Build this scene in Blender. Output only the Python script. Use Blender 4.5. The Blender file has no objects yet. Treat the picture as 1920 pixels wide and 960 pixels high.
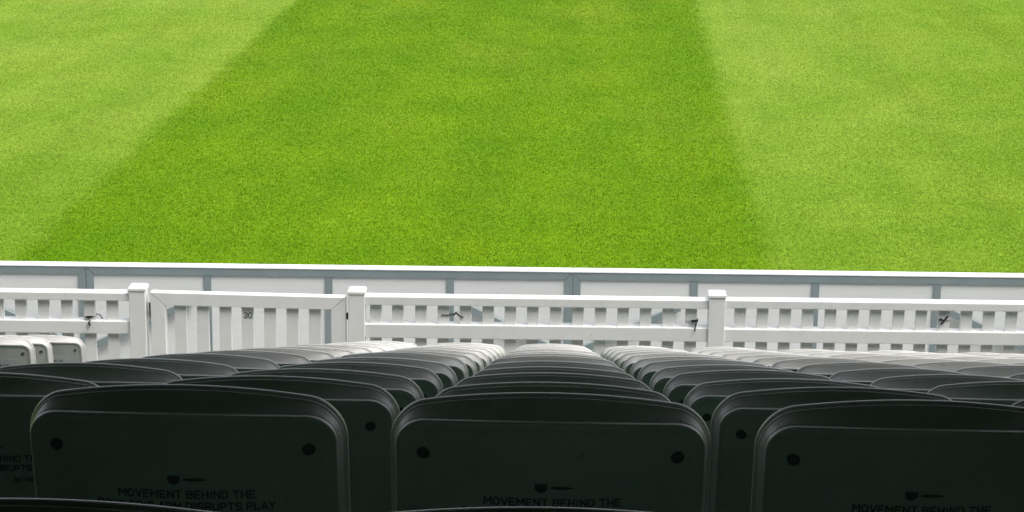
import bpy, bmesh, math, random
import numpy as np
from mathutils import Vector, Matrix

R = math.radians
scene = bpy.context.scene
COL = scene.collection

# ------------------------------------------------------------------ camera
CAM_H = 4.93                     # metres above the playing field
PITCH, ROLL, YAW = R(14.47), R(0.73), R(1.27)
F = Vector((-math.sin(YAW)*math.cos(PITCH), math.cos(YAW)*math.cos(PITCH), -math.sin(PITCH)))
R0 = Vector((math.cos(YAW), math.sin(YAW), 0))
U0 = R0.cross(F)
RT = math.cos(ROLL)*R0 + math.sin(ROLL)*U0
UP = -math.sin(ROLL)*R0 + math.cos(ROLL)*U0
cam = bpy.data.cameras.new('camera')
cam.sensor_width = 36.0
cam.lens = 75.0
cam.clip_start = 0.05
cam.clip_end = 2000
cam_o = bpy.data.objects.new('camera', cam)
COL.objects.link(cam_o)
m = Matrix((RT, UP, -F)).transposed().to_4x4()
m.translation = (0, 0, CAM_H)
cam_o.matrix_world = m
scene.camera = cam_o

# ------------------------------------------------------------------ light
SUN_EL, SUN_AZ = R(60), R(124)    # azimuth clockwise from the field direction (+Y)
world = bpy.data.worlds.new('World')
scene.world = world
world.use_nodes = True
nt = world.node_tree
nt.nodes.clear()
sky = nt.nodes.new('ShaderNodeTexSky')
sky.sky_type = 'NISHITA'
sky.sun_disc = False
sky.sun_elevation = SUN_EL
sky.sun_rotation = SUN_AZ
sky.air_density = 1.0
sky.dust_density = 4.0
sky.ozone_density = 1.0
hs = nt.nodes.new('ShaderNodeHueSaturation')
hs.inputs['Saturation'].default_value = 0.30     # white overcast
bg = nt.nodes.new('ShaderNodeBackground')
bg.inputs['Strength'].default_value = 0.15
wo = nt.nodes.new('ShaderNodeOutputWorld')
nt.links.new(sky.outputs[0], hs.inputs['Color'])
nt.links.new(hs.outputs[0], bg.inputs['Color'])
nt.links.new(bg.outputs[0], wo.inputs['Surface'])

sun = bpy.data.lights.new('sun', 'SUN')
sun.energy = 0.8
sun.angle = R(30)
sun.color = (1.0, 0.95, 0.88)
sun_o = bpy.data.objects.new('sun', sun)
COL.objects.link(sun_o)
sd = Vector((math.sin(SUN_AZ)*math.cos(SUN_EL), math.cos(SUN_AZ)*math.cos(SUN_EL), math.sin(SUN_EL)))
sun_o.rotation_euler = sd.to_track_quat('Z', 'Y').to_euler()
sun_o.location = (0, 0, 30)

scene.view_settings.view_transform = 'Standard'
scene.view_settings.look = 'None'
scene.view_settings.gamma = 1.0
scene.view_settings.use_curve_mapping = False
scene.view_settings.exposure = 1.0
scene.cycles.use_denoising = True
scene.cycles.max_bounces = 10
scene.cycles.diffuse_bounces = 7
scene.cycles.sample_clamp_indirect = 6.0

rnd = random.Random(11)

# ------------------------------------------------------------------ materials
def new_mat(name):
    mt = bpy.data.materials.new(name)
    mt.use_nodes = True
    t = mt.node_tree
    return mt, t, t.nodes['Principled BSDF']

def mottled(name, c0, c1, scale=8.0, rough=0.5, detail=6.0, bump=0.0, bump_scale=60.0,
            spec=0.5, metal=0.0, stretch=(1, 1, 1), speck=None, speck_scale=40.0, speck_at=0.74, vary=0.0):
    mt, t, p = new_mat(name)
    tc = t.nodes.new('ShaderNodeTexCoord')
    mp = t.nodes.new('ShaderNodeMapping')
    mp.inputs['Scale'].default_value = stretch
    oi = t.nodes.new('ShaderNodeObjectInfo')
    addv = t.nodes.new('ShaderNodeVectorMath'); addv.operation = 'ADD'
    mulv = t.nodes.new('ShaderNodeVectorMath'); mulv.operation = 'SCALE'
    cmb = t.nodes.new('ShaderNodeCombineXYZ')
    t.links.new(oi.outputs['Random'], cmb.inputs[0])
    t.links.new(oi.outputs['Random'], cmb.inputs[2])
    t.links.new(cmb.outputs[0], mulv.inputs[0]); mulv.inputs['Scale'].default_value = 37.0
    t.links.new(tc.outputs['Object'], mp.inputs['Vector'])
    t.links.new(mp.outputs[0], addv.inputs[0]); t.links.new(mulv.outputs[0], addv.inputs[1])
    n = t.nodes.new('ShaderNodeTexNoise')
    n.inputs['Scale'].default_value = scale; n.inputs['Detail'].default_value = detail
    n.inputs['Roughness'].default_value = 0.62
    t.links.new(addv.outputs[0], n.inputs['Vector'])
    cr = t.nodes.new('ShaderNodeValToRGB')
    cr.color_ramp.elements[0].position = 0.3; cr.color_ramp.elements[1].position = 0.7
    cr.color_ramp.elements[0].color = (*c0, 1); cr.color_ramp.elements[1].color = (*c1, 1)
    t.links.new(n.outputs['Fac'], cr.inputs[0])
    out = cr.outputs[0]
    if speck:
        n2 = t.nodes.new('ShaderNodeTexNoise')
        n2.inputs['Scale'].default_value = speck_scale; n2.inputs['Detail'].default_value = 2.0
        t.links.new(addv.outputs[0], n2.inputs['Vector'])
        r2 = t.nodes.new('ShaderNodeMapRange')
        r2.inputs['From Min'].default_value = speck_at; r2.inputs['From Max'].default_value = speck_at + 0.05
        t.links.new(n2.outputs['Fac'], r2.inputs['Value'])
        mx = t.nodes.new('ShaderNodeMix'); mx.data_type = 'RGBA'
        t.links.new(r2.outputs[0], mx.inputs['Factor'])
        t.links.new(out, mx.inputs['A']); mx.inputs['B'].default_value = (*speck, 1)
        out = mx.outputs['Result']
    if vary:
        vr_ = t.nodes.new('ShaderNodeMapRange'); vr_.inputs['To Min'].default_value = 1-vary; vr_.inputs['To Max'].default_value = 1+vary
        t.links.new(oi.outputs['Random'], vr_.inputs['Value'])
        vs_ = t.nodes.new('ShaderNodeVectorMath'); vs_.operation = 'SCALE'
        t.links.new(out, vs_.inputs[0]); t.links.new(vr_.outputs[0], vs_.inputs['Scale']); out = vs_.outputs[0]
    t.links.new(out, p.inputs['Base Color'])
    rr = t.nodes.new('ShaderNodeMapRange')
    rr.inputs['To Min'].default_value = rough - 0.08; rr.inputs['To Max'].default_value = rough + 0.1
    t.links.new(n.outputs['Fac'], rr.inputs['Value'])
    t.links.new(rr.outputs[0], p.inputs['Roughness'])
    p.inputs['Metallic'].default_value = metal
    p.inputs['Specular IOR Level'].default_value = spec
    if bump:
        nb = t.nodes.new('ShaderNodeTexNoise'); nb.inputs['Scale'].default_value = bump_scale
        nb.inputs['Detail'].default_value = 3.0
        t.links.new(addv.outputs[0], nb.inputs['Vector'])
        bp = t.nodes.new('ShaderNodeBump'); bp.inputs['Strength'].default_value = bump
        bp.inputs['Distance'].default_value = 0.002
        t.links.new(nb.outputs['Fac'], bp.inputs['Height'])
        t.links.new(bp.outputs[0], p.inputs['Normal'])
    return mt

M = {}
M['seat'] = mottled('seat_plastic', (0.50, 0.495, 0.47), (0.59, 0.585, 0.56), 5.0, 0.30, bump=0.12, bump_scale=260,
                    speck=(0.36, 0.34, 0.29), speck_scale=55, speck_at=0.71, vary=0.08)
M['pan'] = mottled('seat_pan_plastic', (0.16, 0.30, 0.21), (0.20, 0.345, 0.25), 6.0, 0.5)  # hidden pans made darker than the seats to cut bounce light on backrests
M['bolt'] = mottled('bolt_rubber', (0.09, 0.10, 0.105), (0.12, 0.13, 0.135), 40, 0.45)
M['sticker'] = mottled('sticker_film', (0.53, 0.54, 0.55), (0.57, 0.58, 0.585), 9, 0.38)
M['ink'] = mottled('black_ink', (0.09, 0.10, 0.115), (0.11, 0.12, 0.135), 30, 0.5)
M['steel'] = mottled('bracket_steel', (0.10, 0.11, 0.11), (0.16, 0.17, 0.17), 15, 0.5, metal=0.3)
M['white'] = mottled('fence_white_plastic', (0.74, 0.745, 0.73), (0.82, 0.82, 0.805), 6.0, 0.40, bump=0.05, bump_scale=120,
                     speck=(0.46, 0.43, 0.37), speck_scale=24, speck_at=0.735)
M['board'] = mottled('board_panel', (0.70, 0.72, 0.71), (0.77, 0.785, 0.775), 3.0, 0.42, stretch=(0.5, 1, 6),
                     speck=(0.45, 0.45, 0.42), speck_scale=12, speck_at=0.74)
M['frame'] = mottled('frame_grey_paint', (0.20, 0.255, 0.26), (0.245, 0.30, 0.305), 7.0, 0.45,
                     speck=(0.5, 0.52, 0.52), speck_scale=30, speck_at=0.76)
M['trim'] = mottled('trim_white', (0.80, 0.81, 0.81), (0.85, 0.86, 0.86), 8.0, 0.35)
M['black'] = mottled('black_plastic', (0.015, 0.017, 0.02), (0.03, 0.032, 0.036), 40, 0.4)
M['zinc'] = mottled('zinc_fitting', (0.30, 0.32, 0.32), (0.42, 0.44, 0.44), 30, 0.35, metal=0.8)
M['step'] = mottled('bounce_tinted_concrete', (0.018, 0.048, 0.026), (0.028, 0.064, 0.038), 2.2, 0.85, bump=0.4, bump_scale=40)  # steps darkened and greened to dim and tint the light bounced onto seats
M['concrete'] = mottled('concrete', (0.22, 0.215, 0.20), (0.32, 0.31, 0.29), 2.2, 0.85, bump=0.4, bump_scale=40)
M['soffit'] = mottled('soffit_concrete', (0.034, 0.062, 0.040), (0.046, 0.076, 0.052), 1.2, 0.8, bump=0.3, bump_scale=20)  # unseen underside kept dark and greenish so near seats get dim green bounce
M['wall'] = mottled('back_wall_bounce_dark', (0.006, 0.014, 0.008), (0.010, 0.018, 0.012), 1.0, 0.8)  # near-black, chosen to limit the light reflected onto the seat backs

def grass_mat(name, blades):
    mt, t, p = new_mat(name)
    geo = t.nodes.new('ShaderNodeNewGeometry')
    sep = t.nodes.new('ShaderNodeSeparateXYZ')
    t.links.new(geo.outputs['Position'], sep.inputs[0])
    L = t.links.new
    def mth(op, a, b=None, c=None):
        nd = t.nodes.new('ShaderNodeMath'); nd.operation = op
        for i, v in enumerate((a, b, c)):
            if v is None: continue
            if isinstance(v, (int, float)): nd.inputs[i].default_value = v
            else: L(v, nd.inputs[i])
        return nd.outputs[0]
    def noise(scale, detail, stretch=(1, 1, 1), rough=0.6):
        mp = t.nodes.new('ShaderNodeMapping'); mp.inputs['Scale'].default_value = stretch
        L(geo.outputs['Position'], mp.inputs['Vector'])
        n = t.nodes.new('ShaderNodeTexNoise'); n.inputs['Scale'].default_value = scale
        n.inputs['Detail'].default_value = detail; n.inputs['Roughness'].default_value = rough
        L(mp.outputs[0], n.inputs['Vector'])
        return n.outputs['Fac']
    def mix(a, b, f):
        mx = t.nodes.new('ShaderNodeMix'); mx.data_type = 'RGBA'
        for k, v in (('A', a), ('B', b)):
            if isinstance(v, tuple): mx.inputs[k].default_value = (*v, 1)
            else: L(v, mx.inputs[k])
        L(f, mx.inputs['Factor']); return mx.outputs['Result']
    def ramp(x, a, b):
        mr = t.nodes.new('ShaderNodeMapRange')
        mr.inputs['From Min'].default_value = a; mr.inputs['From Max'].default_value = b
        L(x, mr.inputs['Value']); return mr.outputs[0]
    edge = noise(3.0, 5.0)
    wob = mth('MULTIPLY', mth('SUBTRACT', edge, 0.5), 0.55)
    # mowing bands lie along x = x0 + 0.02 y, 6.9 m wide
    xr = mth('ADD', mth('SUBTRACT', sep.outputs[0], mth('MULTIPLY', sep.outputs[1], 0.0205)), wob)
    def step(x0, w=0.17):
        mr = t.nodes.new('ShaderNodeMapRange'); mr.interpolation_type = 'SMOOTHSTEP'
        mr.inputs['From Min'].default_value = x0 - w; mr.inputs['From Max'].default_value = x0 + w
        L(xr, mr.inputs['Value']); return mr.outputs[0]
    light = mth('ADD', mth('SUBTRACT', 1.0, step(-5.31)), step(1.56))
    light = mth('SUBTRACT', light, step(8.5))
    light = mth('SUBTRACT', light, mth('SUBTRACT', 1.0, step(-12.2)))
    light = mth('MULTIPLY', light, mth('ADD', 0.42, mth('MULTIPLY', ramp(sep.outputs[1], 17.0, 31.0), 0.58)))   # bands fade towards the boundary: view-angle sheen of leaning blades, painted as colour
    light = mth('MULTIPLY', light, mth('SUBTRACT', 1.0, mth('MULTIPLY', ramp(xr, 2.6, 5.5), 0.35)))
    big = noise(0.22, 4.0)
    mid = noise(0.8, 6.0, (1.0, 0.6, 1))
    fine = noise(24.0, 2.0, (1.0, 0.55, 1))
    # the growth is paler and drier away from the boundary
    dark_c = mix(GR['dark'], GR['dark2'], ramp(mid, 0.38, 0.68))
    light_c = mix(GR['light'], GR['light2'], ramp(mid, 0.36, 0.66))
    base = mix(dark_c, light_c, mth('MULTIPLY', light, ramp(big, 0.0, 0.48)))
    base = mix(base, GR['dry'], mth('MULTIPLY', ramp(noise(0.55, 6.0, (1.0, 0.40, 1)), 0.50, 0.80), mth('ADD', 0.15, mth('MULTIPLY', ramp(sep.outputs[1], 20.0, 38.0), 0.40))))
    tone = mth('ADD', 0.08, mth('ADD', mth('MULTIPLY', fine, 1.10), mth('ADD', mth('MULTIPLY', noise(9.0, 3.0, (1.3, 1.0, 1)), 0.34), mth('MULTIPLY', noise(3.2, 4.0, (0.9, 1.25, 1), 0.72), 0.40))))
    clip = ramp(noise(11.0, 2.0, (0.8, 1.6, 1)), 0.66, 0.76)          # pale clippings
    base = mix(base, (0.36, 0.44, 0.06), mth('MULTIPLY', clip, 0.55))
    # faint lines left by the single passes of the mower, along the bands
    cb = t.nodes.new('ShaderNodeCombineXYZ'); L(mth('MULTIPLY', xr, 1.9), cb.inputs[0]); L(mth('MULTIPLY', sep.outputs[1], 0.035), cb.inputs[1])
    pn = t.nodes.new('ShaderNodeTexNoise'); pn.inputs['Scale'].default_value = 1.0; pn.inputs['Detail'].default_value = 3.0
    L(cb.outputs[0], pn.inputs['Vector'])
    tone = mth('MULTIPLY', tone, mth('ADD', 0.85, mth('MULTIPLY', pn.outputs['Fac'], 0.30)))
    if blades:
        tone = mth('MULTIPLY', tone, mth('ADD', 0.72, mth('MULTIPLY', geo.outputs['Random Per Island'], 0.56)))
    sc = t.nodes.new('ShaderNodeVectorMath'); sc.operation = 'SCALE'
    L(base, sc.inputs[0]); L(tone, sc.inputs['Scale'])
    L(sc.outputs[0], p.inputs['Base Color'])
    p.inputs['Roughness'].default_value = 0.6
    p.inputs['Specular IOR Level'].default_value = 0.03
    if blades:
        out = t.nodes['Material Output']
        tr = t.nodes.new('ShaderNodeBsdfTranslucent'); L(sc.outputs[0], tr.inputs['Color'])
        ms = t.nodes.new('ShaderNodeMixShader'); ms.inputs[0].default_value = 0.3
        L(p.outputs[0], ms.inputs[1]); L(tr.outputs[0], ms.inputs[2]); L(ms.outputs[0], out.inputs['Surface'])
    return mt

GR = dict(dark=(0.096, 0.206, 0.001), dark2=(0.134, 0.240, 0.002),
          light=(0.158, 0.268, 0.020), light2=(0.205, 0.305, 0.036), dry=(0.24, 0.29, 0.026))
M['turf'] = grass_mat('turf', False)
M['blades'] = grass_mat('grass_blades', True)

# ------------------------------------------------------------------ helpers
def link(name, mesh, mat, parent=None, smooth=False):
    if isinstance(mesh, bmesh.types.BMesh):
        bm = mesh
        bmesh.ops.recalc_face_normals(bm, faces=bm.faces)
        mesh = bpy.data.meshes.new(name); bm.to_mesh(mesh); bm.free()
    o = bpy.data.objects.new(name, mesh)
    COL.objects.link(o)
    if mat and not mesh.materials: mesh.materials.append(mat)
    if parent: o.parent = parent
    if smooth: mesh.shade_smooth()
    return o

def thing(name, label, cat, loc=(0, 0, 0), group=None):
    o = bpy.data.objects.new(name, None)
    COL.objects.link(o); o.location = loc; o.empty_display_size = 0.1
    return tag(o, label, cat, group)

def tag(o, label, cat, group=None):
    o['label'] = label; o['category'] = cat
    if group: o['group'] = group
    return o

def struct(o):
    o['kind'] = 'structure'; return o

def prism(bm, pts, y0, y1, bevel=0.0):
    """polygon of (x, z) points extruded from y0 to y1"""
    a = [bm.verts.new((x, y0, z)) for x, z in pts]
    b = [bm.verts.new((x, y1, z)) for x, z in pts]
    fs = [bm.faces.new(a), bm.faces.new(b[::-1])]
    n = len(pts)
    for i in range(n):
        fs.append(bm.faces.new((a[i], b[i], b[(i+1) % n], a[(i+1) % n])))
    if bevel:
        es = list({e for f in fs for e in f.edges})
        bmesh.ops.bevel(bm, geom=es, offset=bevel, segments=2, affect='EDGES', profile=0.6)

def box(bm, x0, x1, y0, y1, z0, z1, bevel=0.0, shear=0.0):
    """box; shear lifts it along x (dz/dx)"""
    prism(bm, [(x0, z0+shear*x0), (x1, z0+shear*x1), (x1, z1+shear*x1), (x0, z1+shear*x0)], y0, y1, bevel)

def tube(bm, pts, r, seg=8):
    pts = [Vector(p) for p in pts]
    rings = []
    for i, p in enumerate(pts):
        d = (pts[min(i+1, len(pts)-1)] - pts[max(i-1, 0)]).normalized()
        up = Vector((0, 0, 1)) if abs(d.z) < 0.9 else Vector((0, 1, 0))
        a = d.cross(up).normalized(); b = a.cross(d)
        rings.append([bm.verts.new(p + r*(math.cos(2*math.pi*k/seg)*a + math.sin(2*math.pi*k/seg)*b)) for k in range(seg)])
    for r0, r1 in zip(rings, rings[1:]):
        for k in range(seg):
            bm.faces.new((r0[k], r0[(k+1) % seg], r1[(k+1) % seg], r1[k]))
    bm.faces.new(rings[0][::-1]); bm.faces.new(rings[-1])

# ------------------------------------------------------------------ setting: field, walkway, terrace, upper tier
bm = bmesh.new()
for a in ((-400, -60), (400, -60), (400, 600), (-400, 600)):
    bm.verts.new((*a, 0))
bm.faces.new(bm.verts[:])
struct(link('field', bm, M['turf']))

# row geometry (measured): backrest top and floor of each row
ROWY = [1.916] + [2.7674 + 0.7641*i for i in range(13)]
ROWZ = [CAM_H - d for d in (0.745, 0.906, 1.138, 1.3635, 1.5895, 1.8115, 2.0325)] + [CAM_H - 2.0325 - 0.2250*i for i in range(1, 8)]
SEAT_H = 0.86
FLOOR = [z - SEAT_H for z in ROWZ]

prof = []
back = [(-1.5, 3.92), (-0.9, 3.92), (-0.9, 3.68), (0.3, 3.68), (0.3, 3.52), (ROWY[0]-0.16, 3.52)]
prof += back
for i in range(14):
    y0 = ROWY[i] - 0.16
    y1 = ROWY[i+1] - 0.16 if i < 13 else ROWY[i] + 0.62
    prof += [(y0, FLOOR[i]), (y1, FLOOR[i])]
prof += [(prof[-1][0], 0.03)]
bm = bmesh.new()
lo = [(y, z) for y, z in prof]
a = [bm.verts.new((-22, y, z)) for y, z in lo]; b = [bm.verts.new((22, y, z)) for y, z in lo]
for i in range(len(lo)-1):
    bm.faces.new((a[i], a[i+1], b[i+1], b[i]))
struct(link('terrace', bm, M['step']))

bm = bmesh.new(); box(bm, -22, 22, prof[-1][0]-0.2, 14.72, -0.2, 0.03)
struct(link('walkway', bm, M['concrete']))

# upper tier above the seats: raked soffit slab, front fascia, back wall, downstand beams
ROOF_Y, ROOF_Z = 6.05, 7.9
bm = bmesh.new()
pts = [(-1.6, 9.2), (ROOF_Y, ROOF_Z), (ROOF_Y, ROOF_Z+1.0), (ROOF_Y-0.3, ROOF_Z+1.0), (ROOF_Y-0.3, ROOF_Z+0.35), (-1.6, 9.6)]
a = [bm.verts.new((-22, y, z)) for y, z in pts]; b = [bm.verts.new((22, y, z)) for y, z in pts]
bm.faces.new(a); bm.faces.new(b[::-1])
for i in range(6):
    bm.faces.new((a[i], b[i], b[(i+1) % 6], a[(i+1) % 6]))
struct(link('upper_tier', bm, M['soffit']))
bm = bmesh.new(); box(bm, -22, 22, -1.7, -1.4, 0, 9.22)  # unseen wall brought close behind the camera to keep near seat backs dark
box(bm, -22.2, -22, -1.7, 5.5, 0, 9.2); box(bm, 22, 22.2, -1.7, 5.5, 0, 9.2)
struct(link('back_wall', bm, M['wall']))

# ------------------------------------------------------------------ grass blades on the part of the field in view
def build_grass():
    rng = np.random.default_rng(5)
    Y0, Y1 = 15.6, 40.0
    N = 1700000
    # denser near the boundary (same density on screen would need far less far away)
    u = rng.random(N)
    y = Y0 + (Y1-Y0)*u**1.15
    half_l = 0.262*y + 2.6; half_r = 0.222*y + 2.6
    x = -half_l + (half_l+half_r)*rng.random(N)
    h = 0.007 + 0.009*rng.random(N)
    w = 0.004 + 0.003*rng.random(N) + 0.0001*(y-15)
    ang = rng.random(N)*2*np.pi
    lean = 0.35 + 0.7*rng.random(N)
    la = rng.random(N)*2*np.pi
    # mowing lays the light bands away from the stand and the dark bands towards it
    xr = x - 0.0205*y
    lightb = (xr < -5.31) | (xr > 1.56)
    ly = np.where(lightb, 0.75, -0.45)
    dx = np.cos(la)*0.8; dy = np.sin(la)*0.8 + ly
    co = np.empty((N, 3, 3), np.float32)
    cx, cy = np.cos(ang)*w*0.5, np.sin(ang)*w*0.5
    co[:, 0] = np.stack([x-cx, y-cy, np.full(N, -0.002)], 1)
    co[:, 1] = np.stack([x+cx, y+cy, np.full(N, -0.002)], 1)
    co[:, 2] = np.stack([x+dx*lean*h, y+dy*lean*h, h], 1)
    me = bpy.data.meshes.new('grass')
    me.vertices.add(3*N); me.loops.add(3*N); me.polygons.add(N)
    me.vertices.foreach_set('co', co.ravel())
    me.loops.foreach_set('vertex_index', np.arange(3*N, dtype=np.int32))
    me.polygons.foreach_set('loop_start', np.arange(0, 3*N, 3, dtype=np.int32))
    me.update(calc_edges=True)
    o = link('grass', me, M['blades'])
    o['kind'] = 'stuff'
build_grass()

# ------------------------------------------------------------------ perimeter boards
TILT = 0.0066                      # the boundary rises gently to the right
def board(x0, x1, label):
    zc = TILT*(x0+x1)/2
    t = thing('boundary_board', label, 'advertising board', ((x0+x1)/2, 14.5, 0.0), 'boundary boards along the field')
    hw = (x1-x0)/2 - 0.003
    s = TILT
    def part(name, bm, mat, par=t): return link(name, bm, mat, par)
    zt = 1.0785 + zc
    # white panel, with its bright top lip
    bm = bmesh.new(); box(bm, -hw-0.0026, hw+0.0026, 0.012, 0.066, 0.06+zc, zt-0.006, 0.0, s); part('panel', bm, M['board'])
    bm = bmesh.new(); box(bm, -hw, hw, -0.004, 0.040, zt-0.004, zt+0.004, 0.0015, s)
    box(bm, -hw, hw, 0.043, 0.105, zt-0.012, zt+0.004, 0.002, s); part('top_trim', bm, M['trim'])
    # mitred frame rails
    fr = 0.0535
    bm = bmesh.new()
    prism(bm, [(-hw, zt-0.005-s*hw), (-hw+fr, zt-0.005-fr-s*hw), (hw-fr, zt-0.005-fr+s*hw), (hw, zt-0.005+s*hw)], 0, 0.05, 0.0012)
    part('top_rail', bm, M['frame'])
    bm = bmesh.new(); box(bm, -hw+fr, hw-fr, 0.0, 0.05, 0.06+zc, 0.11+zc, 0.001, s); part('bottom_rail', bm, M['frame'])
    for sg in (-1, 1):
        bm = bmesh.new()
        prism(bm, [(sg*hw, zt-0.008+sg*s*hw), (sg*(hw-fr)+sg*0.001, zt-0.008-fr+sg*s*hw), (sg*(hw-fr)+sg*0.001, 0.03), (sg*hw, 0.03)], 0.001, 0.049, 0.0012)
        part('end_stile', bm, M['frame'])
    n = 4
    for k in range(1, n):
        xc = -hw + 2*hw*k/n
        bm = bmesh.new(); box(bm, xc-0.026, xc+0.026, 0.002, 0.048, 0.112+zc, zt-0.006-fr, 0.0012, s); part('stile', bm, M['frame'])
    for sg in (-1, 1):             # stays rising from the foot of each end stile
        bm = bmesh.new()
        xa, xb = hw-0.06, hw-0.76
        za, zb = 0.470, 0.806
        prism(bm, [(sg*xa, za+zc), (sg*xb, zb+zc), (sg*xb, zb+0.053+zc), (sg*xa, za+0.053+zc)], -0.036, -0.004, 0.001)
        part('stay', bm, M['frame'])
        bm = bmesh.new()           # foot that keeps the board upright
        prism(bm, [(sg*(hw-0.05), 0.03), (sg*(hw-0.02), 0.03), (sg*(hw-0.02), 0.20), (sg*(hw-0.05), 0.20)], -0.30, -0.002, 0.002)
        part('foot', bm, M['frame'])
    return t
board(-6.78, -3.336, 'white boundary board with grey frame, leftmost, ending behind the fence end and gate post')
board(-3.336, 0.109, 'white boundary board with grey frame standing behind the white gate marked 30')
board(0.109, 3.520, 'white boundary board with grey frame behind the right half of the picket fence')

# ------------------------------------------------------------------ picket fence and gate
FY = 13.6
def rail_bm(x0, x1, z0, z1, y0=FY, y1=FY+0.10, bev=0.004):
    bm = bmesh.new(); box(bm, x0, x1, y0, y1, z0, z1, bev, TILT); return bm

def post(parent, xc, top):
    bm = bmesh.new(); box(bm, xc-0.055, xc+0.055, FY-0.012, FY+0.098, 0.03, top-0.032, 0.005)
    p = link('post', bm, M['white'], parent)
    bm = bmesh.new()
    w = 0.060; z = top-0.032
    cxy = (xc, FY+0.043)
    lo = [bm.verts.new((cxy[0]+sx*w, cxy[1]+sy*w, z)) for sx, sy in ((-1,-1),(1,-1),(1,1),(-1,1))]
    md = [bm.verts.new((cxy[0]+sx*w, cxy[1]+sy*w, z+0.018)) for sx, sy in ((-1,-1),(1,-1),(1,1),(-1,1))]
    up = [bm.verts.new((cxy[0]+sx*w*0.86, cxy[1]+sy*w*0.86, z+0.027)) for sx, sy in ((-1,-1),(1,-1),(1,1),(-1,1))]
    ap = bm.verts.new((*cxy, z+0.042))
    bm.faces.new(lo[::-1])
    for i in range(4):
        j = (i+1) % 4
        bm.faces.new((lo[i], lo[j], md[j], md[i])); bm.faces.new((md[i], md[j], up[j], up[i])); bm.faces.new((up[i], up[j], ap))
    bmesh.ops.bevel(bm, geom=[e for e in bm.edges], offset=0.0018, segments=2, affect='EDGES')
    link('post_cap', bm, M['white'], p)

def bay(parent, x0, x1, pickets, zt=1.131, ztb=1.074, zm=0.941, zmb=0.848):
    link('top_rail', rail_bm(x0, x1, ztb, zt), M['white'], parent)
    link('middle_rail', rail_bm(x0, x1, zmb, zm), M['white'], parent)
    link('bottom_rail', rail_bm(x0, x1, 0.12, 0.21), M['white'], parent)
    for i, x in enumerate(pickets):
        for za, zb in ((zm-0.001, ztb+0.001), (0.209, zmb+0.001)):
            pass
        j = rnd.uniform(-0.002, 0.002)
        bm = bmesh.new()
        box(bm, x+j-0.0385, x+j+0.0385, FY+0.027, FY+0.050, 0.10, 1.10, 0.003, 0.0)
        o = link('picket', bm, M['white'], parent)
        o.location.z = TILT*x

t = thing('picket_fence', 'white plastic picket fence with two rails left of the gate, ending in a capped post', 'fence', (-3.9, FY, 0.0))
def rebase(t):                       # builders work in world axes; keep the parts there
    for c in t.children:
        c.location = Vector(c.location) - t.location
bay(t, -5.20, -2.846, [-2.966-0.1535*k + 0.0 for k in range(14)], 1.134, 1.081, 0.938, 0.852)
post(t, -2.791, 1.166)
rebase(t)
t = thing('picket_fence', 'long white plastic picket fence right of the gate, with capped posts and two bays', 'fence', (1.0, FY, 0.0))
post(t, -1.330, 1.172)
bay(t, -1.275, 1.005, [-1.205+0.1497*k for k in range(15)], 1.131, 1.074, 0.941, 0.848)
post(t, 1.058, 1.193)
bay(t, 1.113, 3.42, [1.214+0.1493*k for k in range(15)], 1.134, 1.082, 0.937, 0.850)
post(t, 3.475, 1.20)
rebase(t)

# ---- block lettering: strokes on a 4 x 6 grid, laid down as flat bars
GLYPH = {
 'A': ['0,0 1.75,6 2.25,6 4,0', '0.7,1.9 3.3,1.9'], 'B': ['0,0 0,6 3,6 3.9,5.2 3.9,4 3.1,3.2 0,3.2', '3.1,3.2 4,2.3 4,0.9 3.1,0 0,0'],
 'D': ['0,0 0,6 2.6,6 4,4.6 4,1.4 2.6,0 0,0'], 'E': ['3.8,6 0,6 0,0 3.8,0', '0,3.1 3.2,3.1'], 'H': ['0,0 0,6', '4,0 4,6', '0,3.1 4,3.1'],
 'I': ['0.5,0 0.5,6'], 'L': ['0,6 0,0 3.6,0'], 'M': ['0,0 0,6 2.5,2.4 5,6 5,0'], 'N': ['0,0 0,6 4,0 4,6'],
 'O': ['1.2,0 0,1.2 0,4.8 1.2,6 2.8,6 4,4.8 4,1.2 2.8,0 1.2,0'], 'P': ['0,0 0,6 3,6 4,5.1 4,3.7 3,2.8 0,2.8'],
 'R': ['0,0 0,6 3,6 4,5.1 4,3.8 3,2.9 0,2.9', '2.2,2.9 4,0'], 'S': ['4,5 3,6 1,6 0,5.1 0,4 1,3.2 3,2.8 4,2 4,0.9 3,0 1,0 0,1'],
 'T': ['0,6 4,6', '2,6 2,0'], 'U': ['0,6 0,1.2 1.2,0 2.8,0 4,1.2 4,6'], 'V': ['0,6 2.1,0 4.2,6'], 'W': ['0,6 1.4,0 2.8,5 4.2,0 5.6,6'],
 'Y': ['0,6 2,3 4,6', '2,3 2,0'], "'": ['0.4,6 0.4,4.4'], '3': ['0,5.1 1,6 3,6 4,5.1 4,4 3.1,3.2 1.6,3.2', '3.1,3.2 4,2.3 4,0.9 3,0 1,0 0,0.9'],
 '0': ['1.3,0 0,1.5 0,4.5 1.3,6 2.7,6 4,4.5 4,1.5 2.7,0 1.3,0'], ' ': []}
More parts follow.
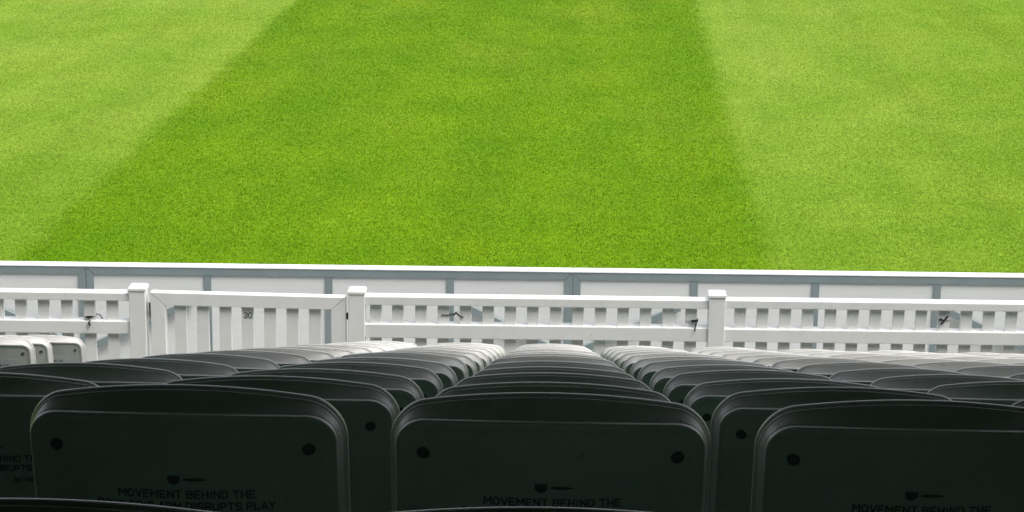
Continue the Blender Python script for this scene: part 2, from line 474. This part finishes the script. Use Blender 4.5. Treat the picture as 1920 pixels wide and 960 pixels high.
def text_mesh(body, width, height, stroke=1.15):
    """list of bars (each a list of (x, y) corners), centred, width x height"""
    bars = []; x = 0.0; hs_ = stroke/2
    for ch in body:
        st = [[tuple(map(float, p.split(','))) for p in l.split()] for l in GLYPH[ch]]
        for l in st:
            for (ax, ay), (bx, by) in zip(l, l[1:]):
                dx, dy = bx-ax, by-ay; n = math.hypot(dx, dy); dx, dy = dx/n*hs_, dy/n*hs_
                e = 0.75
                ax2, ay2, bx2, by2 = ax-dx*e, ay-dy*e, bx+dx*e, by+dy*e
                bars.append([(x+ax2-dy, ay2+dx), (x+ax2+dy, ay2-dx), (x+bx2+dy, by2-dx), (x+bx2-dy, by2+dx)])
        x += {' ': 2.2, 'I': 1.0, "'": 0.8, 'M': 5.0, 'W': 5.6, 'E': 3.8, 'L': 3.6}.get(ch, 4.0) + (2.0 if ch != ' ' else 0.4)
    xs = [p[0] for b_ in bars for p in b_]; ys = [p[1] for b_ in bars for p in b_]
    sx, sy = width/(max(xs)-min(xs)), height/(max(ys)-min(ys))
    mx, my = (max(xs)+min(xs))/2, (max(ys)+min(ys))/2
    return [[((px-mx)*sx, (py-my)*sy) for px, py in b_] for b_ in bars]

g = thing('gate', 'white picket gate with mitred frame and the number 30 on one picket', 'gate', (-2.055, FY, 0.0))
gx0, gx1 = -2.704-g.location.x, -1.403-g.location.x
gs = -0.0075                          # the gate has sagged a little at its latch side
sw, tw, zt = 0.097, 0.086, 1.118
def gz(x): return gs*x
bm = bmesh.new(); prism(bm, [(gx0, zt+gz(gx0)), (gx0+sw-0.001, zt-tw+gz(gx0+sw)), (gx1-sw+0.001, zt-tw+gz(gx1-sw)), (gx1, zt+gz(gx1))], 0.0, 0.075, 0.003); link('top_rail', bm, M['white'], g)
for xs, sg in ((gx0, 1), (gx1, -1)):
    bm = bmesh.new(); prism(bm, [(xs, zt-0.003+gz(xs)), (xs, 0.09), (xs+sg*sw, 0.09+sw), (xs+sg*sw, zt-tw-0.003+gz(xs+sg*sw))], 0.001, 0.074, 0.003); link('stile', bm, M['white'], g)
bm = bmesh.new(); prism(bm, [(gx0+0.003, 0.087), (gx1-0.003, 0.087), (gx1-sw-0.003, 0.087+sw), (gx0+sw+0.003, 0.087+sw)], 0.0, 0.075, 0.003); link('bottom_rail', bm, M['white'], g)
for k in range(7):
    x = -2.509+0.1498*k - g.location.x
    bm = bmesh.new(); box(bm, x-0.040, x+0.040, 0.024, 0.048, 0.15, zt-tw+0.03, 0.003)
    pk = link('picket', bm, M['white'], g)
    if k == 3:
        b2 = bmesh.new()
        for q, bar in enumerate(text_mesh('30', 0.060, 0.046, 1.3)):
            b2.faces.new([b2.verts.new((x+0.002+c[0], 0.0232-0.00006*q, 0.973+c[1])) for c in bar])
        link('number', b2, M['ink'], pk)
bm = bmesh.new(); box(bm, gx0-0.026, gx0+0.004, 0.076, 0.098, 0.93, 1.03, 0.004); link('hinge', bm, M['black'], g)
bm = bmesh.new(); box(bm, gx0-0.028, gx0+0.002, 0.076, 0.098, 0.20, 0.32, 0.004); link('hinge', bm, M['black'], g)
bm = bmesh.new(); box(bm, gx1-0.03, gx1+0.016, 0.076, 0.096, 0.94, 0.985, 0.004); tube(bm, [(gx1-0.02, 0.088, 0.965), (gx1+0.026, 0.088, 0.965)], 0.008); link('latch', bm, M['black'], g)

# ---- cable ties left on the pickets
def tie(x, z, label, tails, band_mat, w=0.0385, slant=0.0, block=None):
    t = thing('cable_tie', label, 'cable tie', (x, FY+0.026, z+0.008), 'cable ties on the fence pickets')
    bm = bmesh.new()
    tube(bm, [(-w-0.003, 0.014, -slant), (-w-0.003, -0.003, -slant), (0, -0.004, 0), (w+0.003, -0.003, slant), (w+0.003, 0.028, slant), (-w-0.003, 0.028, -slant), (-w-0.003, 0.014, -slant)], 0.0034, 6)
    link('band', bm, band_mat, t)
    if block:
        bm = bmesh.new(); bx, bw, bh, an = block
        ca, sa = math.cos(an), math.sin(an)
        prism(bm, [(bx+ca*a-sa*b, sa*a+ca*b) for a, b in ((-bw,-bh),(bw,-bh),(bw,bh),(-bw,bh))], -0.022, -0.008, 0.002)
        link('clasp', bm, M['black'], t)
    for pts, r, mt in tails:
        bm = bmesh.new(); tube(bm, pts, r, 6); link('tail', bm, mt, t)
tie(-3.120, 0.935, 'cable tie with black clasp and hooked tail on a picket left of the gate',
    [([(0.02, -0.012, 0.0), (0.012, -0.034, -0.018), (0.003, -0.036, -0.030)], 0.004, M['zinc']),
     ([(0.001, -0.037, -0.028), (0.004, -0.038, -0.040), (0.012, -0.037, -0.052)], 0.007, M['black']),
     ([(0.04, 0.02, 0.012), (0.065, 0.02, 0.008), (0.085, 0.015, -0.02)], 0.0035, M['black'])], M['zinc'], block=(0.002, 0.022, 0.007, 0))
tie(-0.723, 0.992, 'black cable tie around a picket, its tail kinked across the gap beside it',
    [([(0.04, 0.0, 0.0), (0.050, -0.002, 0.014), (0.056, -0.004, 0.022)], 0.006, M['black']),
     ([(0.056, -0.004, 0.016), (0.074, -0.006, -0.002), (0.102, -0.004, -0.014)], 0.006, M['black'])], M['black'])
tie(0.897, 0.988, 'cable tie with long black tail hanging down beside the rightmost capped fence post',
    [([(0.030, -0.016, 0.0), (0.026, -0.020, -0.03), (0.018, -0.040, -0.066)], 0.0055, M['black'])], M['zinc'], slant=0.006, block=(0.018, 0.022, 0.008, 0.1))
tie(2.557, 1.028, 'cable tie with black crossed clasp on a picket at the far right',
    [([(-0.016, -0.016, -0.032), (0.004, -0.018, -0.002), (0.026, -0.016, 0.024)], 0.007, M['black'])], M['zinc'], slant=-0.004, block=(-0.018, 0.011, 0.007, 0))

# ------------------------------------------------------------------ seats
RECL = R(10)
EV = Vector((0, math.sin(RECL), -math.cos(RECL)))     # down the backrest
EW = Vector((0, -math.cos(RECL), -math.sin(RECL)))    # out of its rear face
BULGE = 0.025/0.215**2
def P3(u, v, w):
    w = w - BULGE*u*u + 0.037          # the rim, not the panel, stands over the base point
    return Vector((u, 0, SEAT_H)) + EV*v + EW*w

def rrect(hw, vt, vb, rx, ry, rb, arch, taper=0.0):
    """closed outline, same point count for every call"""
    pts = []
    nt_, nc, ns, nb = 26, 10, 7, 12
    for k in range(nt_):                                # top edge left -> right
        pts.append((-(hw-rx) + 2*(hw-rx)*k/(nt_-1), vt))
    for k in range(1, nc+1):
        a = math.pi/2*k/nc; pts.append((hw-rx + rx*math.sin(a), vt+ry - ry*math.cos(a)))
    for k in range(1, ns+1):
        pts.append((hw, vt+ry + (vb-rb-vt-ry)*k/ns))
    for k in range(1, nc+1):
        a = math.pi/2*k/nc; pts.append((hw-rb + rb*math.cos(a), vb-rb + rb*math.sin(a)))
    for k in range(1, nb):
        pts.append((hw-rb - 2*(hw-rb)*k/nb, vb))
    for k in range(0, nc+1):
        a = math.pi/2*k/nc; pts.append((-(hw-rb) - rb*math.sin(a), vb-rb + rb*math.cos(a)))
    for k in range(1, ns+1):
        pts.append((-hw, vb-rb - (vb-rb-vt-ry)*k/ns))
    for k in range(1, nc):
        a = math.pi/2*k/nc; pts.append((-(hw-rx) - rx*math.cos(a), vt+ry - ry*math.sin(a)))
    q = []
    for u, v in pts:
        f = max(0.0, 1 - (v-vt)/0.22)
        v = v + arch*(u/0.175)**2*f
        u = u*(1 + taper*(v-vt))
        q.append((u, v))
    return q
def inset(o, d):
    n = len(o); r = []
    for i in range(n):
        (x0, y0), (x1, y1) = o[i-1], o[(i+1) % n]
        tx, ty = x1-x0, y1-y0; l = math.hypot(tx, ty) or 1
        r.append((o[i][0] - ty/l*d, o[i][1] + tx/l*d))
    return r

def make_backrest():
    O = rrect(0.2230, 0.0, 0.40, 0.050, 0.066, 0.045, 0.022, 0.0)
    P = rrect(0.2110, 0.0255, 0.385, 0.040, 0.040, 0.035, 0.008, 0.0)
    cx, cv = 0.0, 0.2
    def scaled(o, s): return [(cx+(u-cx)*s, cv+(v-cv)*s) for u, v in o]
    rings = []
    Oi = inset(O, 0.012)
    for s in (0.3, 0.65): rings.append((scaled(Oi, s), -0.032, 0))
    rings += [(Oi, -0.032, 1), (inset(O, 0.008), -0.037, 1), (inset(O, 0.0035), -0.0415, 1), (inset(O, 0.0012), -0.0418, 1),
              (inset(O, 0.0002), -0.0408, 1), (O, -0.0395, 1), (inset(O, 0.0001), -0.0380, 1), (inset(O, 0.0008), -0.0360, 1), (inset(O, 0.0022), -0.0347, 1), (inset(O, 0.0052), -0.0337, 1),
              (inset(O, 0.0060), -0.0332, 1), (inset(O, 0.0054), -0.0326, 1), (inset(O, 0.0032), -0.0319, 1), (inset(O, 0.0030), -0.0312, 1), (inset(O, 0.0033), -0.0302, 1),
              (inset(O, 0.0042), -0.0296, 1), (inset(O, 0.0052), -0.0290, 1)]
    rings += [(inset(P, -0.0030), -0.0060, 2), (inset(P, -0.0016), -0.0045, 2), (inset(P, -0.0010), -0.0030, 2), (inset(P, -0.0011), 0.0004, 2), (inset(P, -0.0008), 0.0020, 2), (inset(P, 0.0002), 0.0032, 2), (inset(P, 0.0016), 0.0038, 2),
              (inset(P, 0.0040), 0.0041, 2), (inset(P, 0.0080), 0.0041, 2), (inset(P, 0.0110), 0.0034, 2), (inset(P, 0.0140), 0.0022, 2), (inset(P, 0.0185), 0.0016, 2)]
    last = rings[-1][0]
    for s in (0.93, 0.8, 0.6, 0.4, 0.2): rings.append((scaled(last, s), 0.0016, 0))
    bm = bmesh.new()
    vr = []
    for pts, w, _ in rings:
        vr.append([bm.verts.new(P3(u, v, w)) for u, v in pts])
    n = len(vr[0])
    for a, b in zip(vr, vr[1:]):
        for i in range(n):
            bm.faces.new((a[i], a[(i+1) % n], b[(i+1) % n], b[i]))
    c0 = bm.verts.new(P3(cx, cv, -0.032)); c1 = bm.verts.new(P3(cx, cv, 0.0016))
    for i in range(n):
        bm.faces.new((c0, vr[0][(i+1) % n], vr[0][i])); bm.faces.new((c1, vr[-1][i], vr[-1][(i+1) % n]))
    bmesh.ops.recalc_face_normals(bm, faces=bm.faces)
    me = bpy.data.meshes.new('backrest'); bm.to_mesh(me); bm.free(); me.shade_smooth()
    return me

def make_bolt(u, v):
    bm = bmesh.new()
    rings = []
    for r, w in ((0.0092, 0.0010), (0.0092, 0.0030), (0.0080, 0.0042), (0.0040, 0.0042), (0.0032, 0.0030)):
        rings.append([bm.verts.new(P3(u + r*math.cos(a), v + r*math.sin(a), w)) for a in [2*math.pi*k/16 for k in range(16)]])
    for a, b in zip(rings, rings[1:]):
        for k in range(16): bm.faces.new((a[k], a[(k+1) % 16], b[(k+1) % 16], b[k]))
    bm.faces.new(rings[-1])
    bmesh.ops.recalc_face_normals(bm, faces=bm.faces)
    me = bpy.data.meshes.new('bolt'); bm.to_mesh(me); bm.free(); return me

def make_sticker():
    bm = bmesh.new(); n = 20
    u0, u1, v0, v1 = -0.133, 0.137, 0.115, 0.216
    top = [bm.verts.new(P3(u0+(u1-u0)*k/n, v0, 0.0021)) for k in range(n+1)]
    bot = [bm.verts.new(P3(u0+(u1-u0)*k/n, v1, 0.0021)) for k in range(n+1)]
    bt = [bm.verts.new(P3(u0+(u1-u0)*k/n, v0, 0.0015)) for k in range(n+1)]
    for k in range(n):
        bm.faces.new((top[k], bot[k], bot[k+1], top[k+1])); bm.faces.new((bt[k], top[k], top[k+1], bt[k+1]))
    me = bpy.data.meshes.new('sticker'); bm.to_mesh(me); bm.free(); return me

def make_lettering():
    bm = bmesh.new()
    for body, uc, vc, w, h in (('MOVEMENT BEHIND THE', 0.004, 0.1490, 0.190, 0.0138),
                               ("BOWLER'S ARM DISRUPTS PLAY", 0.003, 0.1680, 0.247, 0.0138),
                               ('BETWEEN OVERS', 0.091, 0.1920, 0.088, 0.0100)):
        for q, bar in enumerate(text_mesh(body, w, h, 1.25)):
            bm.faces.new([bm.verts.new(P3(uc+c[0], vc-c[1], 0.0026+0.00004*(q % 9))) for c in bar])
    me = bpy.data.meshes.new('lettering'); bm.to_mesh(me); bm.free(); return me

def make_emblem():
    bm = bmesh.new()
    sh = [(-0.0085, -0.0068), (-0.004, -0.0062), (0, -0.0068), (0.004, -0.0062), (0.0085, -0.0068), (0.0085, 0.001), (0.006, 0.0055), (0, 0.0085), (-0.006, 0.0055), (-0.0085, 0.001)]
    bm.faces.new([bm.verts.new(P3(-0.012+u, 0.126+v, 0.0027)) for u, v in sh])
    n = 10
    a = [bm.verts.new(P3(0.001+0.033*k/n, 0.1255-0.0022*math.sin(math.pi*(0.12+0.88*k/n))-0.0004, 0.0027)) for k in range(n+1)]
    b = [bm.verts.new(P3(0.001+0.033*k/n, 0.1255+0.0020*math.sin(math.pi*(0.12+0.88*k/n))+0.0004, 0.0027)) for k in range(n+1)]
    for k in range(n): bm.faces.new((a[k], b[k], b[k+1], a[k+1]))
    me = bpy.data.meshes.new('emblem'); bm.to_mesh(me); bm.free(); return me

def make_pan():
    """the tipped-up seat in front of the backrest"""
    O = rrect(0.200, 0.06, 0.40, 0.05, 0.05, 0.03, 0.0, 0.0)
    bm = bmesh.new(); vr = []
    for d, w in ((0.10, -0.072), (0.02, -0.072), (0.006, -0.076), (0.0, -0.084), (0.0, -0.108), (0.008, -0.118), (0.03, -0.114), (0.10, -0.110)):
        vr.append([bm.verts.new(P3(u, v, w)) for u, v in inset(O, d)])
    n = len(vr[0])
    for a, b in zip(vr, vr[1:]):
        for i in range(n): bm.faces.new((a[i], a[(i+1) % n], b[(i+1) % n], b[i]))
    bm.faces.new(vr[0]); bm.faces.new(vr[-1])
    bmesh.ops.recalc_face_normals(bm, faces=bm.faces)
    me = bpy.data.meshes.new('seat_pan'); bm.to_mesh(me); bm.free(); me.shade_smooth(); return me

def make_leg(sg):
    bm = bmesh.new()
    u = sg*0.165
    pts = [(-0.02, 0.0), (0.20, 0.0), (0.20, 0.012), (0.145, 0.03), (0.125, 0.30), (0.135, 0.60), (0.095, 0.60), (0.075, 0.30), (0.06, 0.03), (-0.02, 0.012)]
    a = [bm.verts.new((u-0.02, y, z)) for y, z in pts]; b = [bm.verts.new((u+0.02, y, z)) for y, z in pts]
    bm.faces.new(a); bm.faces.new(b[::-1])
    for i in range(len(pts)):
        j = (i+1) % len(pts); bm.faces.new((a[i], b[i], b[j], a[j]))
    bmesh.ops.recalc_face_normals(bm, faces=bm.faces)
    me = bpy.data.meshes.new('leg'); bm.to_mesh(me); bm.free(); return me

ME = dict(back=make_backrest(), bl=make_bolt(-0.174, 0.083), br=make_bolt(0.174, 0.083), st=make_sticker(),
          let=make_lettering(), emb=make_emblem(), pan=make_pan(), ll=make_leg(-1), lr=make_leg(1))

proto = thing('stadium_seat', 'seat', 'seat', (0, 0, 0), 'white plastic stadium seats in rows')
bk = link('backrest', ME['back'], M['seat'], proto)
link('bolt', ME['bl'], M['bolt'], bk); link('bolt', ME['br'], M['bolt'], bk)
stk = link('sticker', ME['st'], M['sticker'], bk)
letr = link('lettering', ME['let'], M['ink'], proto)
emb = link('emblem', ME['emb'], M['ink'], proto)
letr.parent = bk; emb.parent = bk
link('seat_pan', ME['pan'], M['pan'], proto)
link('leg', ME['ll'], M['steel'], proto); link('leg', ME['lr'], M['steel'], proto)

def copy_tree(o, parent=None):
    c = o.copy(); COL.objects.link(c)
    if parent: c.parent = parent
    for ch in list(o.children): copy_tree(ch, c)
    return c

def project(p):
    d = Vector(p) - Vector((0, 0, CAM_H)); z = d.dot(F)
    return 960 + 4000*d.dot(RT)/z, 480 - 4000*d.dot(UP)/z

ORD = ['nearest', 'second', 'third', 'fourth', 'fifth', 'sixth', 'seventh', 'eighth', 'ninth', 'tenth', 'eleventh', 'twelfth', 'thirteenth', 'fourteenth']
NTH = ['next to the aisle', 'second from the aisle', 'third from the aisle', 'fourth from the aisle', 'fifth from the aisle', 'sixth from the aisle',
       'seventh from the aisle', 'eighth from the aisle', 'ninth from the aisle', 'tenth from the aisle']
FROMF = {13: 'in the front row by the fence', 12: 'in the second row back from the fence', 11: 'in the third row back from the fence',
         10: 'in the fourth row back from the fence', 9: 'in the fifth row back from the fence'}
def seat_label(i, col):
    n = NTH[col+2]
    if i == 0: return 'dark shaded seat %s, only its top edge showing' % n
    if i <= 4: return 'dark shaded seat %s in the %s row from the camera' % (n, ORD[i])
    if i <= 8: return 'grey half-shaded seat %s in the %s row from the camera' % (n, ORD[i])
    return 'bright daylit seat %s %s' % (n, FROMF[i])

first = [True]
def place(x, y, z, label, rx, rz, cat='seat'):
    o = proto if first[0] else copy_tree(proto)
    first[0] = False
    o.location = (x, y, z); o.rotation_euler = (rx, 0, rz)
    o['label'] = label
    return o
NEAR = {(1, -1): -0.010, (1, 0): -0.004, (1, 1): 0.003, (2, -1): 0.006}   # small gaps measured in the row
for i in range(14):
    for col in range(-2, 8):
        x = 0.499*col - 0.0013*i
        px, py = project((x, ROWY[i], ROWZ[i]))
        d = (Vector((x, ROWY[i], ROWZ[i]))-Vector((0, 0, CAM_H))).dot(F)
        if abs(px-960) > 960 + 0.21*4000/d or py > 985: continue
        place(x + NEAR.get((i, col), rnd.uniform(-.002, .002)), ROWY[i], FLOOR[i] + rnd.uniform(-.002, .002), seat_label(i, col),
              R(rnd.uniform(-.32, .32)*(0.1 if i < 2 else 1)), R(rnd.uniform(-.9, .9)*(0.3 if i < 2 else 1)))
LEFT = [(13, -2.997, 'bright white seat with readable sticker, alone across the aisle, nearest the fence'),
        (12, -3.005, 'bright white seat across the aisle at the left edge, middle one of three'),
        (11, -2.905, 'bright white seat across the aisle cut by the left edge, nearest the camera')]
for i, x, lb in LEFT:
    place(x, ROWY[i], FLOOR[i]-0.004, lb, 0, R(-1.0))
